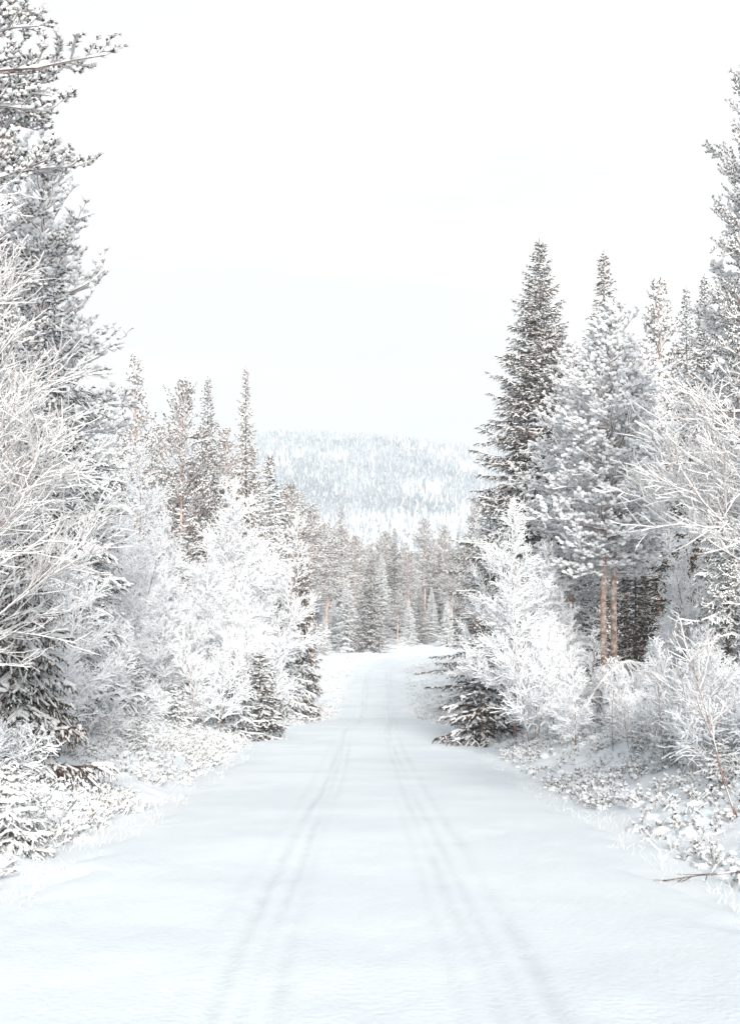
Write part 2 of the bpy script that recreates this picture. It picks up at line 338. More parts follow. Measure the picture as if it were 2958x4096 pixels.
def birch(H, R, seed, stems=1, nb=34, l2=9, l3=6, l4=0, up=0.5, th=0.020, rt=0.0042, m='frosttwig', u0=0.15, lean=(0, 0), r0=None, sag=0.0, fine=False, stemspread=0.25, k3=2, snow=1.0, shape=0.55, el=(25, 65), lumpy=0.35, bias=(0, 0)):
    """leafless broadleaf tree or bush: four orders of twigs, every one carrying its ridge of snow"""
    g = RNG(seed); tr, cw, sn = Acc(), Acc(), Acc()
    a = g.random(stems) * 6.28; ss = stemspread * (0.5 + g.random(stems)) * (stems > 1)
    D = np.stack([np.cos(a) * ss + lean[0], np.sin(a) * ss + lean[1], np.ones(stems)], -1)
    P0 = np.stack([np.cos(a) * 0.04 * (stems > 1) * H, np.sin(a) * 0.04 * (stems > 1) * H, np.full(stems, -0.15)], -1)
    hh = H * (0.75 + 0.3 * g.random(stems)) if stems > 1 else np.array([H * 1.02])
    k = 10; TP = poly(P0, D, hh, k, 0.02, 0.035, g)
    r0 = r0 or 0.008 + H * 0.006
    tubes(tr, TP, r0 / (1 if stems < 3 else 1.6), 0.006, 7 if fine else 5)
    snowcap(sn, TP, r0 / (1 if stems < 3 else 1.6), 0.006, th, g, 0.9, arch=fine)
    p, d, ix, v, rk = spawn(TP, nb, u0, 0.99, g)
    az = np.arange(len(v)) * 2.39996 + g.normal(size=len(v)) * 0.4
    e = np.radians(np.interp(v, [0, 1], el)) + g.normal(size=len(v)) * 0.15
    D1 = np.stack([np.cos(az) * np.cos(e) + bias[0], np.sin(az) * np.cos(e) + bias[1], np.sin(e)], -1)
    L1 = R * np.clip(1.03 - v, 0.03, 1) ** shape * (0.6 + 0.6 * g.random(len(v))) * (0.75 + 0.25 * np.clip(v * 5, 0, 1)) + 0.12
    B = poly(p, D1, L1, 6, 0.04 * up - sag, 0.09, g)
    rb = rt + L1 * (0.0038 if fine else 0.006)
    tubes(cw, B, rb, rt * 1.1, 6 if fine else 3); snowcap(sn, B, rb, rt, th * 1.1, g, 0.97 * snow, arch=fine)
    p, d, ix, t, rk = spawn(B, np.maximum(3, (l2 * L1 / R * 1.3).astype(int)), 0.12, 0.98, g)
    uu, vv = basis(d); a = g.random(len(t)) * 6.28
    D2 = unit(d * 0.95 + (uu * np.cos(a)[:, None] + vv * np.sin(a)[:, None] * 0.75) * 0.75 + np.array([0, 0, 0.12 - sag]))
    L2 = L1[ix] * 0.5 * (1.1 - t) ** 0.5 * (0.5 + 0.7 * g.random(len(t))) + 0.06
    S = poly(p, D2, L2, 4, 0.03 * up - sag, 0.11, g)
    r2 = rt * 0.9 + L2 * 0.003
    tubes(cw, S, r2, rt * 0.8, 4 if fine else 3); snowcap(sn, S, r2, rt * 0.8, th, g, 0.95 * snow, arch=fine)
    p, d, ix3, t, rk = spawn(S, np.maximum(2, (l3 * np.clip(L2 / 0.5, 0.4, 1.6)).astype(int)), 0.12, 1.0, g)
    uu, vv = basis(d); a = g.random(len(t)) * 6.28
    D3 = unit(d * 0.9 + (uu * np.cos(a)[:, None] + vv * np.sin(a)[:, None] * 0.8) * 0.8 + np.array([0, 0, 0.1 - sag]))
    L3 = np.minimum(L2[ix3] * 0.55, 0.38) * (0.5 + 0.8 * g.random(len(t))) + 0.05
    T = poly(p, D3, L3, k3, 0.03 - sag, 0.12, g)
    tubes(cw, T, rt * 0.8, rt * 0.5, 3); snowcap(sn, T, rt * 0.8, rt * 0.6, th * 0.8, g, 0.92 * snow, wide=1.15)
    if l4:
        p, d, ix4, t, rk = spawn(T, l4, 0.2, 1.0, g); a = g.random(len(t)) * 6.28; uu, vv = basis(d)
        D4 = unit(d * 0.8 + (uu * np.cos(a)[:, None] + vv * np.sin(a)[:, None]) * 0.8)
        Q = poly(p, D4, 0.04 + 0.10 * g.random(len(t)), 1, 0, 0, g)
        tubes(cw, Q, rt * 0.6, rt * 0.4, 3); snowcap(sn, Q, rt * 0.6, rt * 0.5, th * 0.7, g, 0.9 * snow, wide=1.15)
    pk = g.random(len(T)) < lumpy; pp = T[pk, 1].copy(); pp[:, 2] += th * 0.2
    lumps(sn, pp, th * (0.45 + 0.5 * g.random(len(pp))), g, 0.7, unit(T[pk, 1] - T[pk, 0]), 1.5)
    T_ = Tree(); T_.part('trunk' if H > 2 else 'stems', tr, M['twig'], True); T_.part('crown' if H > 2 else 'twigs', cw, M[m], fine); T_.part('snow', sn, M['snow'], fine)
    return T_

# ------------------------------------------------------------------ the lie of the land
def hash2(i, j, s=0):
    n = (i * 374761393 + j * 668265263 + s * 982451653) & 0x7fffffff
    n = ((n ^ (n >> 13)) * 1274126177) & 0x7fffffff
    return ((n ^ (n >> 16)) & 0xffff) / 65535.0
def vnoise(x, y, s=0):
    xi = np.floor(x).astype(np.int64); yi = np.floor(y).astype(np.int64); fx = x - xi; fy = y - yi
    fx = fx * fx * (3 - 2 * fx); fy = fy * fy * (3 - 2 * fy)
    a = hash2(xi, yi, s); b = hash2(xi + 1, yi, s); c = hash2(xi, yi + 1, s); d = hash2(xi + 1, yi + 1, s)
    return (a * (1 - fx) + b * fx) * (1 - fy) + (c * (1 - fx) + d * fx) * fy - 0.5
def sm(x, a, b):
    t = np.clip((x - a) / (b - a), 0, 1); return t * t * (3 - 2 * t)
_y = np.array([-60, 0, 7.4, 15, 23, 35, 46, 51, 57, 63, 75, 90, 110, 130, 150, 175, 250, 430.])
_z = np.array([-1.7, -1.75, -1.84, -2.1, -2.45, -2.76, -2.84, -2.96, -3.20, -3.32, -3.2, -2.5, -1.8, -1.25, -0.55, 0.3, 2.0, 6.0])
_yy = np.linspace(-60, 430, 4901); _zz = np.interp(_yy, _y, _z)
_kk = np.hanning(41); _kk /= _kk.sum(); _zz = np.convolve(np.pad(_zz, 20, 'edge'), _kk, 'valid')
def roadz(y): return np.interp(y, _yy, _zz) + CAMZ
def cx(y): return np.interp(y, [0, 45, 60, 100, 112, 121, 129, 137, 146], [0.0, -0.15, 0.2, 0.45, 0.95, 2.2, 4.8, 9.5, 16.0])
def hw(y): return np.interp(y, [0, 12, 30, 46, 57, 64, 118, 134], [2.6, 2.75, 2.95, 3.0, 2.4, 1.6, 1.75, 4.5])
def sroad(x): return 141.5 + x * 0.22                      # centre line of the cross road
def ground_z(x, y):
    x = np.asarray(x, float); y = np.asarray(y, float)
    off = np.abs(x - cx(y)) - hw(y)
    cross = np.abs(y - sroad(x)) - 2.6
    side = np.where(y < 128, off, np.minimum(off, 30)); side = np.where(y > 120, np.minimum(side, np.maximum(cross, 0) + 0.0 * x), side)
    side = np.maximum(side, 0)
    right = x > cx(y)
    bank = np.interp(side, [0, 0.35, 1.3, 2.2, 4, 8, 16, 40], [0, -0.02, 0.33, 0.72, 1.15, 1.55, 2.1, 3.0]) * np.interp(y, [0, 8, 50, 62, 110, 130], [0.8, 1, 1, 0.55, 0.45, 0.25]) * np.where(right, 1.0, 0.92)
    bank = bank * np.where(y > 140, 0.8, 1.0)
    l = sm(side, 0.0, 1.6)
    lump = 0.30 * vnoise(x * 0.35, y * 0.35, 1) + 0.20 * vnoise(x * 0.9, y * 0.9, 2) + 0.17 * vnoise(x * 2.2, y * 2.2, 3) + 0.11 * vnoise(x * 5, y * 5, 4)
    big = 1.4 * vnoise(x * 0.06, y * 0.06, 7) * sm(side, 6, 20)
    small = 0.015 * vnoise(x * 1.5, y * 0.8, 9)
    z = roadz(np.minimum(y, 430)) + bank + lump * l + big + small
    return z
def hill_z(x, y):
    r = np.interp(y, [430, 520, 640, 760, 900, 1100, 1350, 1520, 1700, 1900], [2, 8, 24, 44, 74, 127, 180, 198, 191, 162])
    r = r + 30 * vnoise(x * 0.004 + 3.3, y * 0.004, 5) * sm(y, 600, 1100) + 7 * vnoise(x * 0.02, y * 0.02, 6) * sm(y, 600, 1100)
    r = r + 9 * np.cos((x + 70) / 90) * sm(y, 900, 1500)
    return r + CAMZ
def spaced(a, b, s0, gr):
    o = [a]; s = s0
    while o[-1] < b: o.append(o[-1] + s); s *= gr
    return np.array(o)
def grid(X, Y, zf, name, m, props, zoff=0.0):
    XX, YY = np.meshgrid(X, Y); Z = zf(XX, YY) + zoff
    V = np.stack([XX, YY, Z], -1); a = Acc(); nx = len(X)
    i = np.arange(len(Y) - 1)[:, None] * nx + np.arange(nx - 1)[None]
    a.add(V, np.stack([i, i + 1, i + nx + 1, i + nx], -1))
    o = bpy.data.objects.new(name, a.mesh(name, m, True)); C.objects.link(o)
    for k, v in props.items(): o[k] = v
    return o
xr = spaced(0, 12, 0.10, 1.004); xr = np.concatenate([xr, spaced(xr[-1] + 0.3, 900, 0.4, 1.09)])
X = np.concatenate([-xr[:0:-1], xr])
Y = np.concatenate([np.arange(-60, 3, 3.0), spaced(3.0, 180, 0.09, 1.0065), ])
Y = np.concatenate([Y, spaced(Y[-1] + 2, 440, 2.5, 1.04)])
ground = grid(X, Y, ground_z, 'ground', M['ground'], {'kind': 'structure', 'label': 'lumpy snow-covered ground beside the road'})
hx = np.arange(-900, 901, 15.0); hy = np.arange(425, 1901, 15.0)
hill = grid(hx, hy, hill_z, 'hill', M['ground'], {'kind': 'structure', 'label': 'snowy hillside rising behind the forest'})

# road: smooth packed snow with pressed wheel tracks
def road_mesh():
    Yr = np.concatenate([np.arange(-40, 3, 1.0), spaced(3, 141, 0.12, 1.004)])
    S = np.linspace(-1.15, 1.15, 181)
    YY, SS = np.meshgrid(Yr, S, indexing='ij')
    h = hw(YY) + 0.5 * vnoise(YY * 0.4, SS * 0 + 3 * np.sign(SS), 21) + 0.35 * vnoise(YY * 1.7, SS * 0 + 3 * np.sign(SS), 22)
    XX = cx(YY) + SS * h
    lat = XX - cx(YY) * 1.0
    tr = 0
    for off, wd, dp, sd in ((-0.80, 0.05, 0.9, 31), (-0.68, 0.045, 0.9, 38), (0.70, 0.055, 0.9, 32), (0.84, 0.045, 0.8, 39), (-0.50, 0.05, 0.6, 33), (1.04, 0.06, 0.75, 34), (-1.05, 0.05, 0.3, 36), (0.48, 0.045, 0.3, 37)):
        o = off * 0.93 + 0.10 * vnoise(YY * 0.07, YY * 0, sd) + (0.02 * vnoise(YY * 0.6, YY * 0, sd + 9))
        fade = 0.55 + 0.9 * vnoise(YY * 0.25, YY * 0, sd + 4) + 0.5 * vnoise(YY * 1.3, lat * 6, sd + 2)
        tr = np.maximum(tr, dp * np.clip(fade, 0, 1) * np.exp(-((lat - o) / wd) ** 2))
    Z = ground_z(XX, YY) + 0.028 - 0.022 * tr - 0.07 * sm(np.abs(SS), 0.86, 1.12) + 0.010 * vnoise(XX * 3, YY * 1.5, 41) + 0.008 * vnoise(XX * 9, YY * 6, 42)
    a = Acc(); nx = len(S)
    i = np.arange(len(Yr) - 1)[:, None] * nx + np.arange(nx - 1)[None]
    a.add(np.stack([XX, YY, Z], -1), np.stack([i, i + 1, i + nx + 1, i + nx], -1))
    me = a.mesh('road', None, True); me.materials.clear()
    at = me.attributes.new('packed', 'FLOAT', 'POINT'); at.data.foreach_set('value', tr.ravel().astype(np.float32))
    m = mat('snow_road', (0.77, 0.825, 0.87), (0.83, 0.875, 0.91), scale=0.5, bump=0.45, bscale=22, spec=0.05)
    t = m.node_tree; n = t.nodes; b = n['Principled BSDF']; src = b.inputs['Base Color'].links[0].from_socket
    an = n.new('ShaderNodeAttribute'); an.attribute_name = 'packed'
    nz = n.new('ShaderNodeTexNoise'); nz.inputs['Scale'].default_value = 2.5
    ml = n.new('ShaderNodeMath'); ml.operation = 'MULTIPLY'
    tco = n.new('ShaderNodeTexCoord'); t.links.new(tco.outputs['Object'], nz.inputs['Vector'])
    t.links.new(an.outputs['Fac'], ml.inputs[0]); t.links.new(nz.outputs[0], ml.inputs[1])
    mm = n.new('ShaderNodeMix'); mm.data_type = 'RGBA'; mm.inputs[7].default_value = (0.58, 0.63, 0.66, 1)  # pressed snow, grit showing through
    t.links.new(ml.outputs[0], mm.inputs[0]); t.links.new(src, mm.inputs[6]); t.links.new(mm.outputs[2], b.inputs['Base Color'])
    me.materials.append(m)
    o = bpy.data.objects.new('road', me); C.objects.link(o); o['kind'] = 'structure'; o['label'] = 'snow-covered road with wheel tracks'
    # cross road
    Xs = np.arange(-60, 90, 0.5); S = np.linspace(-1.1, 1.1, 25); XX, SS = np.meshgrid(Xs, S, indexing='ij')
    YY = sroad(XX) + SS * (2.6 + 0.3 * vnoise(XX * 0.4, SS * 0, 55))
    Z = ground_z(XX, YY) + 0.045 - 0.12 * sm(np.abs(SS), 0.9, 1.1)
    a = Acc(); nx = len(S); i = np.arange(len(Xs) - 1)[:, None] * nx + np.arange(nx - 1)[None]
    a.add(np.stack([XX, YY, Z], -1), np.stack([i, i + nx, i + nx + 1, i + 1], -1))
    me2 = a.mesh('crossing_road', None, True); me2.materials.clear(); me2.materials.append(m)
    o = bpy.data.objects.new('crossing_road', me2); C.objects.link(o); o['kind'] = 'structure'; o['label'] = 'snowy cross road at the far bend'
road_mesh()

# ------------------------------------------------------------------ placing things
K = 0.4512 / F                  # one unit of the 1638-wide view at one metre
def place(tree, name, label, cat, x, y, s=1.0, rz=0.0, group=None, sz=None, sink=0.0):
    e = bpy.data.objects.new(name, None); C.objects.link(e); e.empty_display_size = 0.2
    e.location = (x, y, float(ground_z(x, y)) - sink); e.rotation_euler = (0, 0, rz)
    e.scale = (s, s, sz or s)
    e['label'] = label; e['category'] = cat
    if group: e['group'] = group
    for n, me in tree.parts.items():
        o = bpy.data.objects.new(n, me); C.objects.link(o); o.parent = e
    return e
GR = RNG(99)
def col(dx, d): return (dx - 819) * K * d
def stand(tree, H0, name, label, cat, dx, dtop, d, group=None, rz=None, wide=1.0):
    """tree of design height H0 standing d metres away whose top reaches row dtop"""
    x = col(dx, d); g = float(ground_z(x, d)); H = (1430 - dtop) * K * d + CAMZ - g
    s = H / H0
    return place(tree, name, label, cat, x, d, s * wide, GR.random() * 6.28 if rz is None else rz, group, sz=s)

# ------------------------------------------------------------------ tree models (meshes shared by copies)
sprBig = spruce(18.7, 3.5, 3, m='darkneedles', snow=0.48, dens=1.15, shape=0.85, u0=0.05, nb=560)
sprTall = [spruce(15, 2.2, 11, snow=0.58, shape=0.85, m='darkneedles'), spruce(15, 2.0, 12, snow=0.55, m='brown', shape=0.85), spruce(15, 2.4, 13, snow=1.0, m='frosted', shape=0.8)]
sprMid = [spruce(8, 1.3, 21, snow=0.75, m='darkneedles'), spruce(8, 1.6, 22, snow=1.1, m='frosted')]
sprLow = [spruce(3.2, 1.0, 31, snow=1.0, dens=1.1, nb=70), spruce(3.2, 1.15, 32, m='darkneedles', snow=0.34, dens=1.1, nb=75)]
sprTiny = [spruce(1.2, 0.55, 41, snow=1.3, dens=1.2, nb=34, fine=True), spruce(1.2, 0.6, 42, snow=1.2, dens=1.2, nb=30, fine=True)]
sprNear = spruce(3.9, 1.15, 51, m='darkneedles', snow=0.8, dens=1.25, fine=True, nb=95, u0=0.06, droop=1.5)
sprDark = spruce(15, 2.5, 58, m='darkneedles', snow=0.36, shape=0.85)
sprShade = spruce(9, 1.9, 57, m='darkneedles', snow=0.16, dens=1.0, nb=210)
sprFrost = spruce(9, 1.7, 53, snow=1.15, dens=1.1, m='needles', nb=150)
pinNear = pine(17.5, 3.0, 61, m='frosted', u0=0.13, nb=125, fine=True, tuft=0.085, nn=13, dens=1.4, snow=1.0, prof=([0, 0.3, 0.7, 0.9, 1.0], [0.9, 0.9, 0.95, 0.8, 0.4]), up=0.12, lump=0.85)
pinTwin = pine(10.5, 2.0, 63, m='frostpine', u0=0.33, nb=95, trunks=((0, 0, -0.004, 0.97), (0.26, 0.1, 0.004, 1.0)), tuft=0.085, nn=9, snow=1.1, prof=([0, 0.2, 0.6, 0.9, 1.0], [0.6, 0.95, 0.75, 0.4, 0.15]), lump=1.45, dead=False)
pinSnow = pine(10.5, 1.9, 64, m='frostpine', u0=0.25, nb=105, tuft=0.085, nn=9, snow=1.1, prof=([0, 0.2, 0.6, 0.9, 1.0], [0.6, 0.95, 0.75, 0.4, 0.15]), lump=1.25)
pinMid = [pine(15, 2.4, 65, snow=0.5, u0=0.42, nb=100, tuft=0.11, nn=9, dens=1.0), pine(15, 2.3, 66, snow=0.5, u0=0.3, nb=120, tuft=0.11, nn=9, dens=1.0, prof=([0, 0.3, 0.7, 1.0], [0.7, 1.0, 0.6, 0.12])), pine(15, 2.2, 67, u0=0.42, nb=100, tuft=0.11, nn=9, dens=1.0, m='brown', snow=0.5)]
bir = [birch(7.5, 1.9, 71, l2=11, l3=7, l4=3, nb=46), birch(7.5, 1.7, 72, stems=2, nb=30, l2=11, l3=7, l4=3, stemspread=0.10), birch(7.5, 2.1, 73, stems=3, nb=22, l2=10, l3=7, l4=3, stemspread=0.16)]
birSmall = [birch(4, 1.3, 75, stems=3, nb=20, l2=9, l3=6, stemspread=0.2, th=0.028), birch(4, 1.1, 76, nb=26, l2=10, l3=6, th=0.028)]
sap = [birch(1.9, 0.45, 81, nb=16, l2=4, l3=3, th=0.014, rt=0.0028, m='twig', r0=0.012, snow=0.8), birch(1.9, 0.5, 82, stems=2, nb=12, l2=4, l3=3, th=0.014, rt=0.0028, m='twig', r0=0.012, snow=0.8)]
shr = [birch(1.2, 0.75, 85, stems=7, nb=11, l2=8, l3=5, stemspread=0.7, th=0.02, rt=0.003, u0=0.1, r0=0.014), birch(1.2, 0.65, 86, stems=9, nb=9, l2=7, l3=5, stemspread=0.55, th=0.018, rt=0.003, u0=0.1, r0=0.013), birch(1.2, 0.8, 87, stems=6, nb=10, l2=7, l3=5, stemspread=0.8, th=0.022, rt=0.003, u0=0.05, sag=0.05, r0=0.014)]
barL = birch(6.6, 2.2, 91, nb=38, l2=11, l3=7, l4=1, u0=0.3, th=0.0125, rt=0.0030, m='twig', fine=True, k3=3, el=(20, 55), r0=0.05, lumpy=0.2, bias=(0.25, 0))
barL2 = birch(5.2, 2.8, 92, stems=2, nb=14, l2=13, l3=7, l4=1, u0=0.3, th=0.0125, rt=0.0030, m='twig', fine=True, k3=3, el=(15, 45), r0=0.045, lumpy=0.2, stemspread=0.2, bias=(0.5, 0))
barR = birch(6.3, 2.3, 93, stems=2, nb=20, l2=12, l3=8, l4=1, u0=0.45, th=0.014, rt=0.0030, m='twig', fine=True, k3=3, el=(5, 50), r0=0.05, lumpy=0.3, stemspread=0.12, bias=(-0.3, 0))
barR2 = birch(2.4, 0.9, 94, stems=2, nb=9, l2=6, l3=4, u0=0.4, th=0.010, rt=0.003, m='twig', fine=True, k3=3, el=(15, 55), r0=0.016, lumpy=0.25, stemspread=0.3, bias=(-0.2, 0))

S, P_, Bn = 'spruce_tree', 'pine_tree', 'birch_tree'
# ---- nearest trees, left
place(pinNear, P_, 'tall old pine at the left edge, snowy boughs reaching out over the road', 'pine tree', col(-205, 22), 22, 1.0, 0.6)
place(pinNear, P_, 'second tall pine at the left edge, deeper in, its crown rising behind the nearest pine', 'pine tree', col(-150, 27), 27, 0.92, 3.4)
place(barL, Bn, 'leafless snow-lined birch with leaning stem in front of the tall left pine', 'birch tree', col(-50, 14.5), 14.5, 0.97, 0.2)
place(barL2, Bn, 'bare tree at the left edge whose long snowy limbs sweep rightwards over the dark spruce', 'bare tree', col(-235, 15), 15, 0.88, 0.1)
place(sprNear, S, 'dark drooping young spruce with snowy boughs at the left edge beneath bare branches', 'spruce tree', col(48, 19.5), 19.5, 1.0, 1.0)
place(sprTiny[0], S, 'small half-buried spruce at the lower left edge in front of the dark young spruce', 'spruce sapling', col(25, 13.5), 13.5, 0.72, 2.0)
stand(sprFrost, 9, S, 'dense snowy spruce behind the tall left pine with dark hollows in its crown', 'spruce tree', 125, 600, 31)
stand(sprFrost, 9, S, 'broad frosted spruce half outside the left edge behind the bare birch', 'spruce tree', 15, 520, 29)
stand(sprMid[1], 8, S, 'frosted spruce between the left pine and the first white birch', 'spruce tree', 180, 900, 36, wide=1.0)
stand(bir[2], 7.5, Bn, 'white frosted birch clump just right of the dark young spruce at left', 'birch tree', 150, 1150, 26, wide=0.9)
stand(pinSnow, 10.5, P_, 'snow-loaded pine half hidden behind the left edge pine boughs', 'pine tree', 95, 330, 33)
# ---- white birches, left middle
LB = [(310, 1005, 48, 0, 'tall white birch below the pointed pine of the left skyline'), (505, 1035, 48, 1, 'large pure white birch bulging towards the road on the left'),
      (405, 1130, 52, 1, 'white birch in the gap between the two largest left birches'), (560, 1140, 53, 2, 'white birch leaning into the thin dark roadside spruce'),
      (250, 1120, 43, 2, 'white birch clump left of the tall one below the pointed pine'), (460, 1195, 45, 0, 'slim white birch in front of the trunk of the flat-topped pine'),
      (350, 1240, 40, 1, 'short white birch standing behind the small snowy spruce'), (535, 1290, 44, 2, 'low spreading white birch above the two dark low spruces'),
      (190, 1260, 36, 0, 'small white birch near the left dark spruce, deeper in'), (430, 1300, 43, 2, 'shrubby birch with grey stems in the middle of the left thicket')]
for i, (a, b, d, k, l) in enumerate(LB): stand(bir[k], 7.5, Bn, l, 'birch tree', a, b, d, 'frosted birches left of the road')
# ---- skyline trees, left
stand(pinMid[1], 15, P_, 'pointed pine, tallest on the left skyline beyond the birches', 'pine tree', 300, 797, 72, wide=0.75)
stand(pinMid[0], 15, P_, 'round-topped pine with bare reddish trunk on the left skyline', 'pine tree', 403, 850, 70, wide=0.74)
stand(sprDark, 15, S, 'dark slim spruce just right of the bare-trunked pine', 'spruce tree', 457, 833, 76, wide=0.75)
stand(sprTall[1], 15, S, 'thin brownish spruce standing free at the right end of the left skyline', 'spruce tree', 543, 810, 70, wide=0.68)
stand(sprMid[0], 8, S, 'short dark pointed spruce right of the thin brownish one', 'spruce tree', 597, 1008, 84)
stand(pinMid[2], 15, P_, 'lower pine filling the gap behind the dark slim spruce', 'pine tree', 497, 955, 84, wide=0.8)
stand(pinMid[1], 15, P_, 'frosted pine between the pointed pine and the round-topped one', 'pine tree', 352, 945, 84, wide=0.8)
stand(sprTall[2], 15, S, 'pale faint spruce left of the pointed pine, near the left edge mass', 'spruce tree', 243, 905, 95)
stand(sprTall[2], 15, S, 'white-dusted spruce under the thin brownish spruce', 'spruce tree', 560, 990, 74)
stand(pinMid[0], 15, P_, 'pine deep behind the left birches, only its lower crown showing', 'pine tree', 435, 1030, 72, wide=0.9)
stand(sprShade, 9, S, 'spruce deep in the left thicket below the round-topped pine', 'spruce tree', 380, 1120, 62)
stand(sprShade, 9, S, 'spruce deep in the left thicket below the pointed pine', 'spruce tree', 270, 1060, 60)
# ---- roadside, left
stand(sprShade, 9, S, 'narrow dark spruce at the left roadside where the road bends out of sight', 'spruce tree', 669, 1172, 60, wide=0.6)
stand(sprMid[1], 8, S, 'frosted slim spruce left of the narrow dark roadside one', 'spruce tree', 622, 1165, 57, wide=0.8)
stand(sprLow[0], 3.2, S, 'low dark spruce with white boughs, left of a pair at the left verge', 'spruce tree', 517, 1440, 41, wide=1.2)
stand(sprLow[1], 3.2, S, 'low very dark spruce, right of a pair at the left verge', 'spruce tree', 575, 1452, 42, wide=1.35)
stand(sprLow[0], 3.2, S, 'small snowy spruce alone in the clearing on the left bank', 'spruce sapling', 300, 1450, 36)
stand(sprTiny[1], 1.2, S, 'knee-high spruce poking from the snow on the left bank', 'spruce sapling', 304, 1595, 29)
stand(sprTiny[0], 1.2, S, 'tiny spruce right of the snowy one in the left clearing', 'spruce sapling', 390, 1520, 37)
# ---- beyond the bend
FC = [(640, 1078, 108, pinMid[2], 15, P_, 'brown-topped pine above the narrow dark roadside spruce'), (610, 1105, 112, pinMid[0], 15, P_, 'brown-topped pine hiding behind the frosted slim spruce'),
      (690, 1128, 118, pinMid[2], 15, P_, 'brownish pine left of the tallest conifer at the bend'), (722, 1165, 128, pinMid[0], 15, P_, 'pine with many thin trunks below, left of the tallest conifer at the bend'),
      (755, 1115, 150, sprTall[1], 15, S, 'tallest conifer at the bend, brown tiered crown against the hill'), (786, 1190, 156, pinMid[2], 15, P_, 'small pine right of the tallest conifer at the bend'),
      (820, 1205, 143, sprDark, 15, S, 'dark spruce with white boughs straight above the road end'), (800, 1290, 146, sprMid[0], 8, S, 'short spruce beside the dark spruce above the road end'),
      (873, 1168, 178, sprDark, 15, S, 'dark-topped spruce among brown pines right of the road end'), (845, 1225, 158, sprTall[2], 15, S, 'frosted spruce just right of the dark spruce above the road end'),
      (905, 1225, 172, pinMid[2], 15, P_, 'brownish pine right of the dark-topped spruce'), (855, 1180, 190, pinMid[2], 15, P_, 'brown pine directly behind the dark-topped spruce'),
      (972, 1213, 176, sprDark, 15, S, 'lone dark narrow spruce at the right end of the far forest'), (930, 1290, 160, sprDark, 15, S, 'small dark spruce above the snow bank at the far bend'),
      (905, 1330, 157, sprMid[1], 8, S, 'low frosted spruce on the snow bank at the far bend'), (955, 1300, 165, sprTall[2], 15, S, 'frosted spruce beneath the lone narrow one'),
      (740, 1330, 146, sprMid[1], 8, S, 'short snowy spruce at the foot of the tallest conifer'), (768, 1280, 144, sprMid[1], 8, S, 'snow-draped spruce left of the dark one above the road end'),
      (700, 1270, 140, sprTall[2], 15, S, 'frosted spruce behind the narrow roadside spruce'), (880, 1310, 152, pinMid[0], 15, P_, 'slender pine with pale trunk on the far snow bank'),
      (716, 1365, 126, sprMid[1], 8, S, 'low frosted spruce at the left corner of the far junction'), (1000, 1250, 165, pinMid[0], 15, P_, 'pine peeping past the right roadside birch'), (990, 1330, 155, sprMid[1], 8, S, 'frosted spruce beside the right end of the far road')]
for a, b, d, t, h, n, l in FC:
    stand(t, h, n, l, 'spruce tree' if n == S else 'pine tree', a, b, d, 'conifers beyond the bend', wide=1.15 if n == S else 1.35)
g = RNG(5)
for i in range(95):           # dense forest behind them
    d = g.uniform(165, 330); a = g.uniform(560, 1120)
    t, h, n = [(pinMid[2], 15, P_), (pinMid[2], 15, P_), (pinMid[0], 15, P_), (sprDark, 15, S), (sprTall[1], 15, S)][g.integers(5)]
    x = col(a, d); s = g.uniform(0.75, 1.05)
    place(t, n, 'frosted %s lost in the dense far forest beyond the bend' % ('pine' if n == P_ else 'spruce'), 'pine tree' if n == P_ else 'spruce tree', x, d, s, g.random() * 6.28, 'far forest pines' if n == P_ else 'far forest spruces')
# ---- right side
stand(sprBig, 18.7, S, 'biggest dark spruce, a broad pointed cone towering right of the hill', 'spruce tree', 1200, 527, 60, rz=0.7, wide=1.1)
stand(sprDark, 15, S, 'slim brown spruce top right of the biggest dark spruce', 'spruce tree', 1338, 556, 70, wide=0.95)
stand(pinMid[1], 15, P_, 'pointed grey pine between two spruce tops on the right skyline', 'pine tree', 1457, 626, 70, wide=0.88)
stand(sprTall[0], 15, S, 'narrow spruce top, left of a close pair near the right edge', 'spruce tree', 1524, 632, 74, wide=0.8)
stand(sprDark, 15, S, 'rusty spruce top, right of a close pair near the right edge', 'spruce tree', 1560, 604, 70, wide=0.8)
stand(pinTwin, 10.5, P_, 'snow-laden pine with two pale pink trunks side by side', 'pine tree', 1334, 690, 40, rz=0.0)
stand(pinSnow, 10.5, P_, 'snow-laden pine crown left of the twin-trunked pine', 'pine tree', 1265, 775, 45)
stand(pinSnow, 10.5, P_, 'snow-laden pine crown right of the twin-trunked pine', 'pine tree', 1420, 760, 47)
stand(pinMid[0], 15, P_, 'dim pine deep behind the twin-trunked pine', 'pine tree', 1385, 900, 52)
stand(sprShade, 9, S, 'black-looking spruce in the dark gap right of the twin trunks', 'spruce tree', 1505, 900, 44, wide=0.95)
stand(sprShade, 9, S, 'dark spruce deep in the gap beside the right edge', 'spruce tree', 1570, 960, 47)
stand(sprFrost, 9, S, 'snow-clotted spruce close to the right edge behind bare twigs', 'spruce tree', 1610, 960, 28)
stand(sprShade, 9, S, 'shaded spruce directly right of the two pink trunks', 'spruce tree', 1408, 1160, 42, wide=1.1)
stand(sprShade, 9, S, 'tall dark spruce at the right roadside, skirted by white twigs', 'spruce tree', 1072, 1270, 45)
stand(sprLow[1], 3.2, S, 'low black-green spruce touching the road on the right', 'spruce tree', 1066, 1370, 39, wide=1.05)
stand(sprMid[1], 8, S, 'frosted spruce between the biggest spruce and the right roadside', 'spruce tree', 1085, 1080, 62)
stand(pinMid[1], 15, P_, 'pale pine below the left flank of the biggest spruce', 'pine tree', 1050, 1105, 85, wide=0.8)
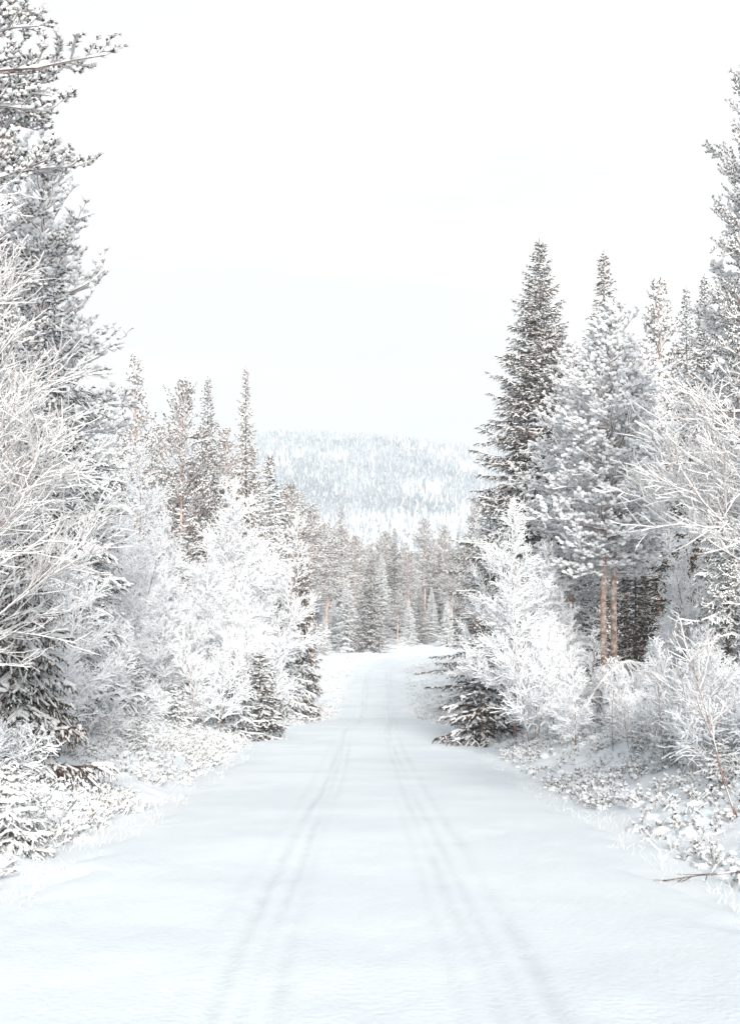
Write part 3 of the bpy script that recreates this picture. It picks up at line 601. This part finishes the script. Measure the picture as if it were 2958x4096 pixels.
stand(pinNear, 17.5, P_, 'tall snowy pine cut by the right edge', 'pine tree', 1715, 60, 27, rz=2.2, wide=0.62)
stand(pinSnow, 10.5, P_, 'snow-laden pine filling the right edge beneath the tall cut-off pine', 'pine tree', 1665, 470, 33)
stand(pinNear, 17.5, P_, 'second tall snowy pine at the right edge, standing deeper in', 'pine tree', 1712, 150, 31, rz=4.0, wide=0.7)
RB = [(1140, 1130, 38, 0, 'white birch in front of the biggest spruce, nearest the right roadside'), (1225, 1190, 41, 1, 'white birch second from the road on the right, below the snowy pines'),
      (1078, 1215, 41, 2, 'low white birch whose twigs hide the tall dark roadside spruce'), (1272, 1390, 36, 2, 'bushy white birch at the left of the two pink trunks'),
      (1225, 1370, 35, 0, 'short white birch above the frosty shrubs at the right'), (1470, 1330, 34, 1, 'thin frosted birch right of the pink trunks in front of the dark gap'),
      (1560, 1180, 32, 2, 'frosted birch before the dark gap near the right edge')]
for a, b, d, k, l in RB: stand(bir[k], 7.5, Bn, l, 'birch tree', a, b, d, 'frosted birches right of the road', wide=1.05)
place(barR, Bn, 'leafless tree off the right edge with thick snow-lined limbs reaching left', 'bare tree', col(1775, 15), 15, 0.95, 0.3)
place(barR2, Bn, 'thin crooked brown-stemmed sapling at the right edge below the snowy limbs', 'bare tree', col(1655, 15), 15, 1.0, 1.2)

# a birch bowed down by snow, under the twin pine
def bowed():
    g = RNG(17); tr, cw, sn = Acc(), Acc(), Acc()
    t = np.linspace(0, 1, 15)
    arc = np.stack([1.9 * t ** 1.15, 0.15 * np.sin(t * 3), 1.75 * np.sin(np.minimum(t * 1.25, 1) * 1.57) - 0.45 * np.clip(t - 0.7, 0, 1) * 2], -1)[None]; arc[0, 0, 2] = -0.15
    tubes(tr, arc, 0.02, 0.008, 7); snowcap(sn, arc, 0.02, 0.010, 0.045, g, 1, arch=True, wide=1.2)
    p, d, ix, tt, rk = spawn(arc, 60, 0.25, 1.0, g)
    D = np.stack([g.normal(size=60) * 0.5 + 0.3, g.normal(size=60) * 0.6, -0.5 - 0.4 * g.random(60)], -1)
    B = poly(p, D, 0.35 + 0.7 * g.random(60), 5, -0.18, 0.08, g); tubes(cw, B, 0.008, 0.004, 4); snowcap(sn, B, 0.008, 0.005, 0.032, g, 1, arch=True, wide=1.3)
    p, d, ix, tt, rk = spawn(B, 9, 0.1, 1, g); S_ = poly(p, unit(d + g.normal(size=d.shape) * 0.5), 0.12 + 0.25 * g.random(len(p)), 3, -0.12, 0.1, g)
    tubes(cw, S_, 0.004, 0.003, 3); snowcap(sn, S_, 0.004, 0.003, 0.024, g, 1, wide=1.2)
    T = Tree(); T.part('trunk', tr, M['twig'], True); T.part('crown', cw, M['twig']); T.part('snow', sn, M['snow'], True); return T
bow = bowed()
place(bow, Bn, 'birch bowed to the ground by snow in front of the pink trunks', 'bowed birch', col(1262, 32), 32, 1.12, 0.15)

# ---- the same forest goes on beside and behind the camera; it shades the near road
g = RNG(44)
for i in range(44):
    sd = -1 if i % 2 else 1; y = -46 + 2.4 * (i // 2); x = sd * (5.0 + 4.5 * g.random() + (2.0 if y > -6 else 0))
    if y > 4: continue
    t, n = [(sprTall[0], S), (pinMid[1], P_), (sprTall[2], S)][i % 3]
    place(t, n, 'snowy %s of the roadside forest behind the viewpoint' % ('pine' if n == P_ else 'spruce'), 'pine tree' if n == P_ else 'spruce tree', x, y, g.uniform(0.5, 0.62), g.random() * 6.28, 'trees behind the viewpoint')

# ---- saplings and shrubs
SP = [(1357, 1520, 27, 'thin upright sapling alone in the frosty shrubs at right'), (1395, 1560, 25, 'thin stem right of the lone upright sapling'), (1470, 1500, 21, 'slender sapling among the right bank shrubs, taller one'),
      (1530, 1560, 19, 'slender sapling nearest the right edge shrubs'), (1435, 1590, 23, 'short sapling on the right bank'), (150, 1560, 24, 'dark thin sapling beside the left dark spruce'),
      (195, 1490, 26, 'thin leaning sapling left of the small snowy spruce'), (238, 1570, 27, 'short stem below the small snowy spruce'), (430, 1480, 38, 'thin sapling before the left birches'), (1300, 1480, 33, 'thin sapling behind the frosty right shrubs')]
for i, (a, b, d, l) in enumerate(SP): stand(sap[i % 2], 1.9, 'sapling', l, 'sapling', a, b, d, 'thin saplings on the banks')
g = RNG(8); nS = 0
LM = [(517, 41, 'left one of the low spruce pair'), (575, 42, 'very dark low spruce at the left verge'), (300, 36, 'small snowy spruce in the clearing'), (304, 29, 'knee-high spruce'), (390, 37, 'tiny spruce in the left clearing'),
      (48, 19.5, 'dark drooping spruce at the left edge'), (40, 13.5, 'half-buried spruce'), (150, 24, 'dark thin sapling'), (195, 26, 'thin leaning sapling'), (238, 27, 'short stem in the clearing'), (430, 38, 'sapling before the left birches'),
      (664, 62, 'narrow dark roadside spruce'), (622, 57, 'frosted slim roadside spruce'), (1052, 39, 'black-green spruce by the road'), (1357, 27, 'lone upright sapling'), (1395, 25, 'stem right of the lone sapling'),
      (1470, 21, 'taller slender bank sapling'), (1530, 19, 'slender sapling near the right edge'), (1435, 23, 'short right bank sapling'), (1300, 33, 'sapling behind the right shrubs'), (1262, 32, 'bowed birch'), (1500, 20, 'tiny spruce tuft on the right bank'),
      (1600, 17, 'tiny dark spruce by the right edge'), (1655, 15, 'crooked brown-stemmed sapling'), (1225, 35, 'short white birch at right'), (1180, 33, 'young birch of the right verge'), (1390, 31, 'young birch below the pink trunks'), (1500, 24, 'young birch on the right bank'), (220, 33, 'young birch left of the small spruce'), (120, 23, 'young birch beside the dark spruce'), (470, 39, 'young birch left of the spruce pair')]
USED = {}
def shrub_label(x, d, h):
    best = []
    for a, dd, nm in LM:
        lx = col(a, dd); best.append((math.hypot(x - lx, d - dd), lx, dd, nm))
    best.sort()
    kind = 'low' if h < 0.8 else 'waist-high' if h < 1.05 else 'tall'
    for dist, lx, dd, nm in best[:14]:
        ang = (x / d - lx / dd) * d
        rel = ('behind the' if d > dd else 'in front of the') if abs(ang) < 0.35 else ('right of the' if ang > 0 else 'left of the')
        l = kind + ' frosty shrub ' + rel + ' ' + nm
        if l not in USED: USED[l] = 1; return l
    return l
def shrub_row(n, xa, xb, da, db, hlo, hhi, side, group):
    for i in range(n):
        d = g.uniform(da, db); f = g.random()
        a = xa + (xb - xa) * f
        x = col(a, d)
        if abs(x - cx(d)) < hw(d) + 2.0: continue
        s = g.uniform(hlo, hhi) / 1.2; k = int(g.integers(3))
        place(shr[k], 'shrub', shrub_label(x, d, s * 1.2), 'shrub', x, d, s, g.random() * 6.28, group)
shrub_row(26, 1130, 1400, 26, 37, 0.7, 1.25, 'right verge', 'frosty shrubs by the right verge')
shrub_row(26, 1400, 1720, 15.5, 28, 0.6, 1.15, 'right bank', 'frosty shrubs on the right bank')
shrub_row(20, 120, 480, 29, 42, 0.6, 1.0, 'left clearing', 'frosty shrubs in the left clearing')
shrub_row(16, -60, 260, 15, 26, 0.5, 0.8, 'near left', 'frosty shrubs near the left edge')
shrub_row(14, 480, 640, 44, 60, 0.6, 1.1, 'left roadside', 'frosty shrubs by the left road edge')
for a, b, d, l in [(1180, 1390, 33, 'frosted young birch behind the shrubs of the right verge'), (1500, 1420, 24, 'frosted young birch on the right bank near the edge'), (1620, 1400, 20, 'frosted young birch touching the right edge'), (1335, 1475, 34, 'frosted young birch hiding the feet of the pink trunks'),
                   (1390, 1460, 31, 'frosted young birch right below the pink trunks'), (220, 1380, 33, 'frosted young birch left of the small snowy spruce'), (470, 1400, 39, 'frosted young birch left of the low spruce pair'),
                   (120, 1400, 23, 'frosted young birch beside the left dark spruce'), (600, 1390, 50, 'frosted young birch under the slim roadside spruces'), (1275, 1440, 30, 'frosted young birch beside the bowed one')]:
    stand(birSmall[int(a) % 2], 4, Bn, l, 'young birch', a, b, d, 'frosted young birches')
for a, b, d, l in [(1500, 1600, 20, 'tiny spruce tuft among the right bank shrubs'), (1600, 1640, 17, 'tiny dark spruce by the right edge'), (1420, 1600, 24, 'tiny snow-capped spruce on the right bank, left of the other two')]:
    stand(sprTiny[1], 1.2, S, l, 'spruce sapling', a, b, d)

# fallen twig on the right verge
def twig_fallen():
    g = RNG(23); cw, sn = Acc(), Acc()
    B = poly(np.array([[0, 0, 0.10]]), np.array([[-1, 0.1, 0.05]]), np.array([1.0]), 8, -0.01, 0.12, g); tubes(cw, B, 0.007, 0.003, 5); snowcap(sn, B, 0.006, 0.004, 0.008, g, 0.5, arch=True)
    p, d, ix, t, rk = spawn(B, 9, 0.2, 1, g); S_ = poly(p, unit(d + g.normal(size=d.shape) * 0.6 + [0, 0, .1]), 0.12 + 0.3 * g.random(9), 4, 0, 0.12, g); tubes(cw, S_, 0.005, 0.002, 4)
    T = Tree(); T.part('branch', cw, M['bark'], True); T.part('snow', sn, M['snow'], True); return T
place(twig_fallen(), 'fallen_branch', 'thin dark fallen branch lying on the right verge', 'branch', col(1665, 11.6), 11.6, 1.1, 0)

# ---- ground cover (nobody could count it)
def cover(name, label, n, ylo, yhi, smin, smax, builder, m, m2, seed, pw=1.6, extra='snow'):
    g = RNG(seed); y = ylo + (yhi - ylo) * g.random(n) ** pw; sd = np.where(g.random(n) < 0.5, -1, 1)
    s = smin + (smax - smin) * g.random(n)
    x = cx(y) + sd * (hw(y) + s)
    keep = (np.abs(x) < y * 0.30 + 1.6) & ((y < 128) | (np.abs(y - sroad(x)) > 3.2))
    dens = vnoise(x * 0.45, y * 0.45, seed) + vnoise(x * 1.6, y * 1.6, seed + 1) * 0.7
    keep &= dens > g.uniform(-0.55, 0.35, n) + np.interp(s, [0, 0.6, 1.6], [0.0, 0.12, 0.0]) * (name == 'heather')
    x, y = x[keep], y[keep]; P = np.stack([x, y, ground_z(x, y)], -1)
    a, b = Acc(), Acc(); builder(a, b, P, g)
    me = a.mesh(name, m); o = bpy.data.objects.new(name, me); C.objects.link(o); o['kind'] = 'stuff'; o['label'] = label; o['category'] = name.replace('_', ' ')
    if b.n:
        q = bpy.data.objects.new('snow', b.mesh('snow', m2, True)); C.objects.link(q); q.parent = o; q['kind'] = 'stuff'
def heath_b(a, b, P, g):
    n = len(P); c = 5; Q = np.repeat(P, c, 0); Q[:, :2] += g.normal(size=(n * c, 2)) * 0.06; Q[:, 2] -= 0.01
    D = g.normal(size=(n * c, 3)) * 0.6; D[:, 2] = 0.8
    T = poly(Q, D, 0.08 + 0.12 * g.random(n * c), 3, -0.05, 0.15, g); tubes(a, T, 0.004, 0.002, 3); snowcap(b, T, 0.004, 0.003, 0.020, g, 0.9, wide=1.3)
    needles(a, T[:, 2], unit(T[:, 3] - T[:, 1]), 0.034, 0.010, 1.0, 5, g)
    lumps(b, T[:, 3] + [0, 0, 0.008], 0.010 + 0.022 * g.random(len(T)) ** 2, g, 0.8)
    k = g.random(n) < 0.35; lumps(b, P[k] + [0, 0, 0.0], 0.06 + 0.08 * g.random(k.sum()), g, 0.6)
def grass_b(a, b, P, g):
    n = len(P); c = 7; Q = np.repeat(P, c, 0); Q[:, :2] += g.normal(size=(n * c, 2)) * 0.05; Q[:, 2] -= 0.02
    D = g.normal(size=(n * c, 3)) * 0.28; D[:, 2] = 1
    T = poly(Q, D, 0.05 + 0.20 * g.random(n * c) ** 3, 4, -0.12, 0.2, g); tubes(a, T, 0.0022, 0.0010, 3); snowcap(b, T, 0.002, 0.001, 0.005, g, 0.15, wide=1.2)
cover('heather', 'snow-capped heather and berry scrub covering both banks', 36000, 7, 72, 0.35, 7.5, heath_b, M['heath'], M['snow'], 201)
cover('heather', 'snow-capped scrub along the far verges', 3500, 55, 135, 0.2, 5.0, heath_b, M['heath'], M['snow'], 204, 1.0)
cover('grass', 'frosted grass blades along both road edges', 3800, 7, 60, -0.25, 5.0, grass_b, M['straw'], M['snow'], 202)

# ---- wood on the far hill (one mass)
def wood():
    g = RNG(301); n = 42000; y = 560 + (1580 - 560) * g.random(n) ** 0.8; x = (g.random(n) * 2 - 1) * (0.155 * y + 60)
    z = hill_z(x, y); h = g.uniform(6, 13, n) * np.interp(y, [560, 900, 1050], [0.55, 0.6, 1.0]); r = h * g.uniform(0.14, 0.26, n)
    grove = vnoise(x * 0.025, y * 0.018, 61) + 0.6 * vnoise(x * 0.08, y * 0.06, 62); h = h * (1 + 0.35 * grove)
    kind = g.random(n) < np.clip(0.06 + 0.55 * (grove > 0.3) + 0.6 * (y < 960 + 60 * grove) - 0.1 * (grove < -0.2), 0.02, 0.9); a, b = Acc(), Acc()
    sides = 6
    for t0, t1, rr in ((0.08, 0.42, 1.0), (0.28, 0.62, 0.82), (0.46, 0.80, 0.6), (0.64, 1.0, 0.4)):
        ang = np.arange(sides)[None] * 2 * math.pi / sides + g.random((n, 1)) * 6.28
        rad = (r * rr)[:, None] * (0.55 + 0.8 * g.random((n, sides)))
        zz = (z + h * t0)[:, None] + h[:, None] * 0.05 * g.normal(size=(n, sides))
        ring = np.stack([x[:, None] + np.cos(ang) * rad, y[:, None] + np.sin(ang) * rad, zz], -1)
        apex = np.stack([x, y, z + h * t1], -1)[:, None]
        V = np.concatenate([ring, apex], 1)
        k = np.arange(sides); f = np.stack([k, (k + 1) % sides, np.full(sides, sides)], -1)
        F_ = np.arange(n)[:, None, None] * (sides + 1) + f[None]
        white = (g.random((n, sides)) < 0.18) | kind[:, None]
        for acc, msk in ((a, ~white), (b, white)):
            acc.add(V, t=F_[msk])
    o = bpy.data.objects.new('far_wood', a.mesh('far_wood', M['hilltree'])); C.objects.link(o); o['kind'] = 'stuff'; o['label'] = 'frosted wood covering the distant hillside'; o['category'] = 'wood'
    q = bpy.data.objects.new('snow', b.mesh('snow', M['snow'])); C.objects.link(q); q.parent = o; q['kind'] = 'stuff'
wood()

# ---- cold air between us and the hill
def haze():
    me = bpy.data.meshes.new('haze'); x0, x1, y0, y1, z0, z1 = -950, 950, -70, 1950, -8, 262
    v = [(x, y, z) for x in (x0, x1) for y in (y0, y1) for z in (z0, z1)]
    me.from_pydata(v, [], [(0, 1, 3, 2), (4, 6, 7, 5), (0, 4, 5, 1), (2, 3, 7, 6), (0, 2, 6, 4), (1, 5, 7, 3)])
    m = bpy.data.materials.new('haze'); m.use_nodes = True; n = m.node_tree.nodes; n.clear()
    o_ = n.new('ShaderNodeOutputMaterial'); v_ = n.new('ShaderNodeVolumePrincipled')
    v_.inputs['Color'].default_value = (0.92, 0.96, 1.0, 1); v_.inputs['Density'].default_value = HAZE; v_.inputs['Anisotropy'].default_value = 0.3
    m.node_tree.links.new(v_.outputs[0], o_.inputs['Volume']); me.materials.append(m)
    o = bpy.data.objects.new('haze', me); C.objects.link(o); o['kind'] = 'stuff'; o['label'] = 'cold winter haze over the forest'
HAZE = 0.00072
haze()
tot = sum(len(o.data.polygons) for o in sc.objects if o.type == 'MESH'); u_ = sum(len(m.polygons) for m in bpy.data.meshes)
print('FACES', tot, u_, 'OBJ', len(sc.objects))
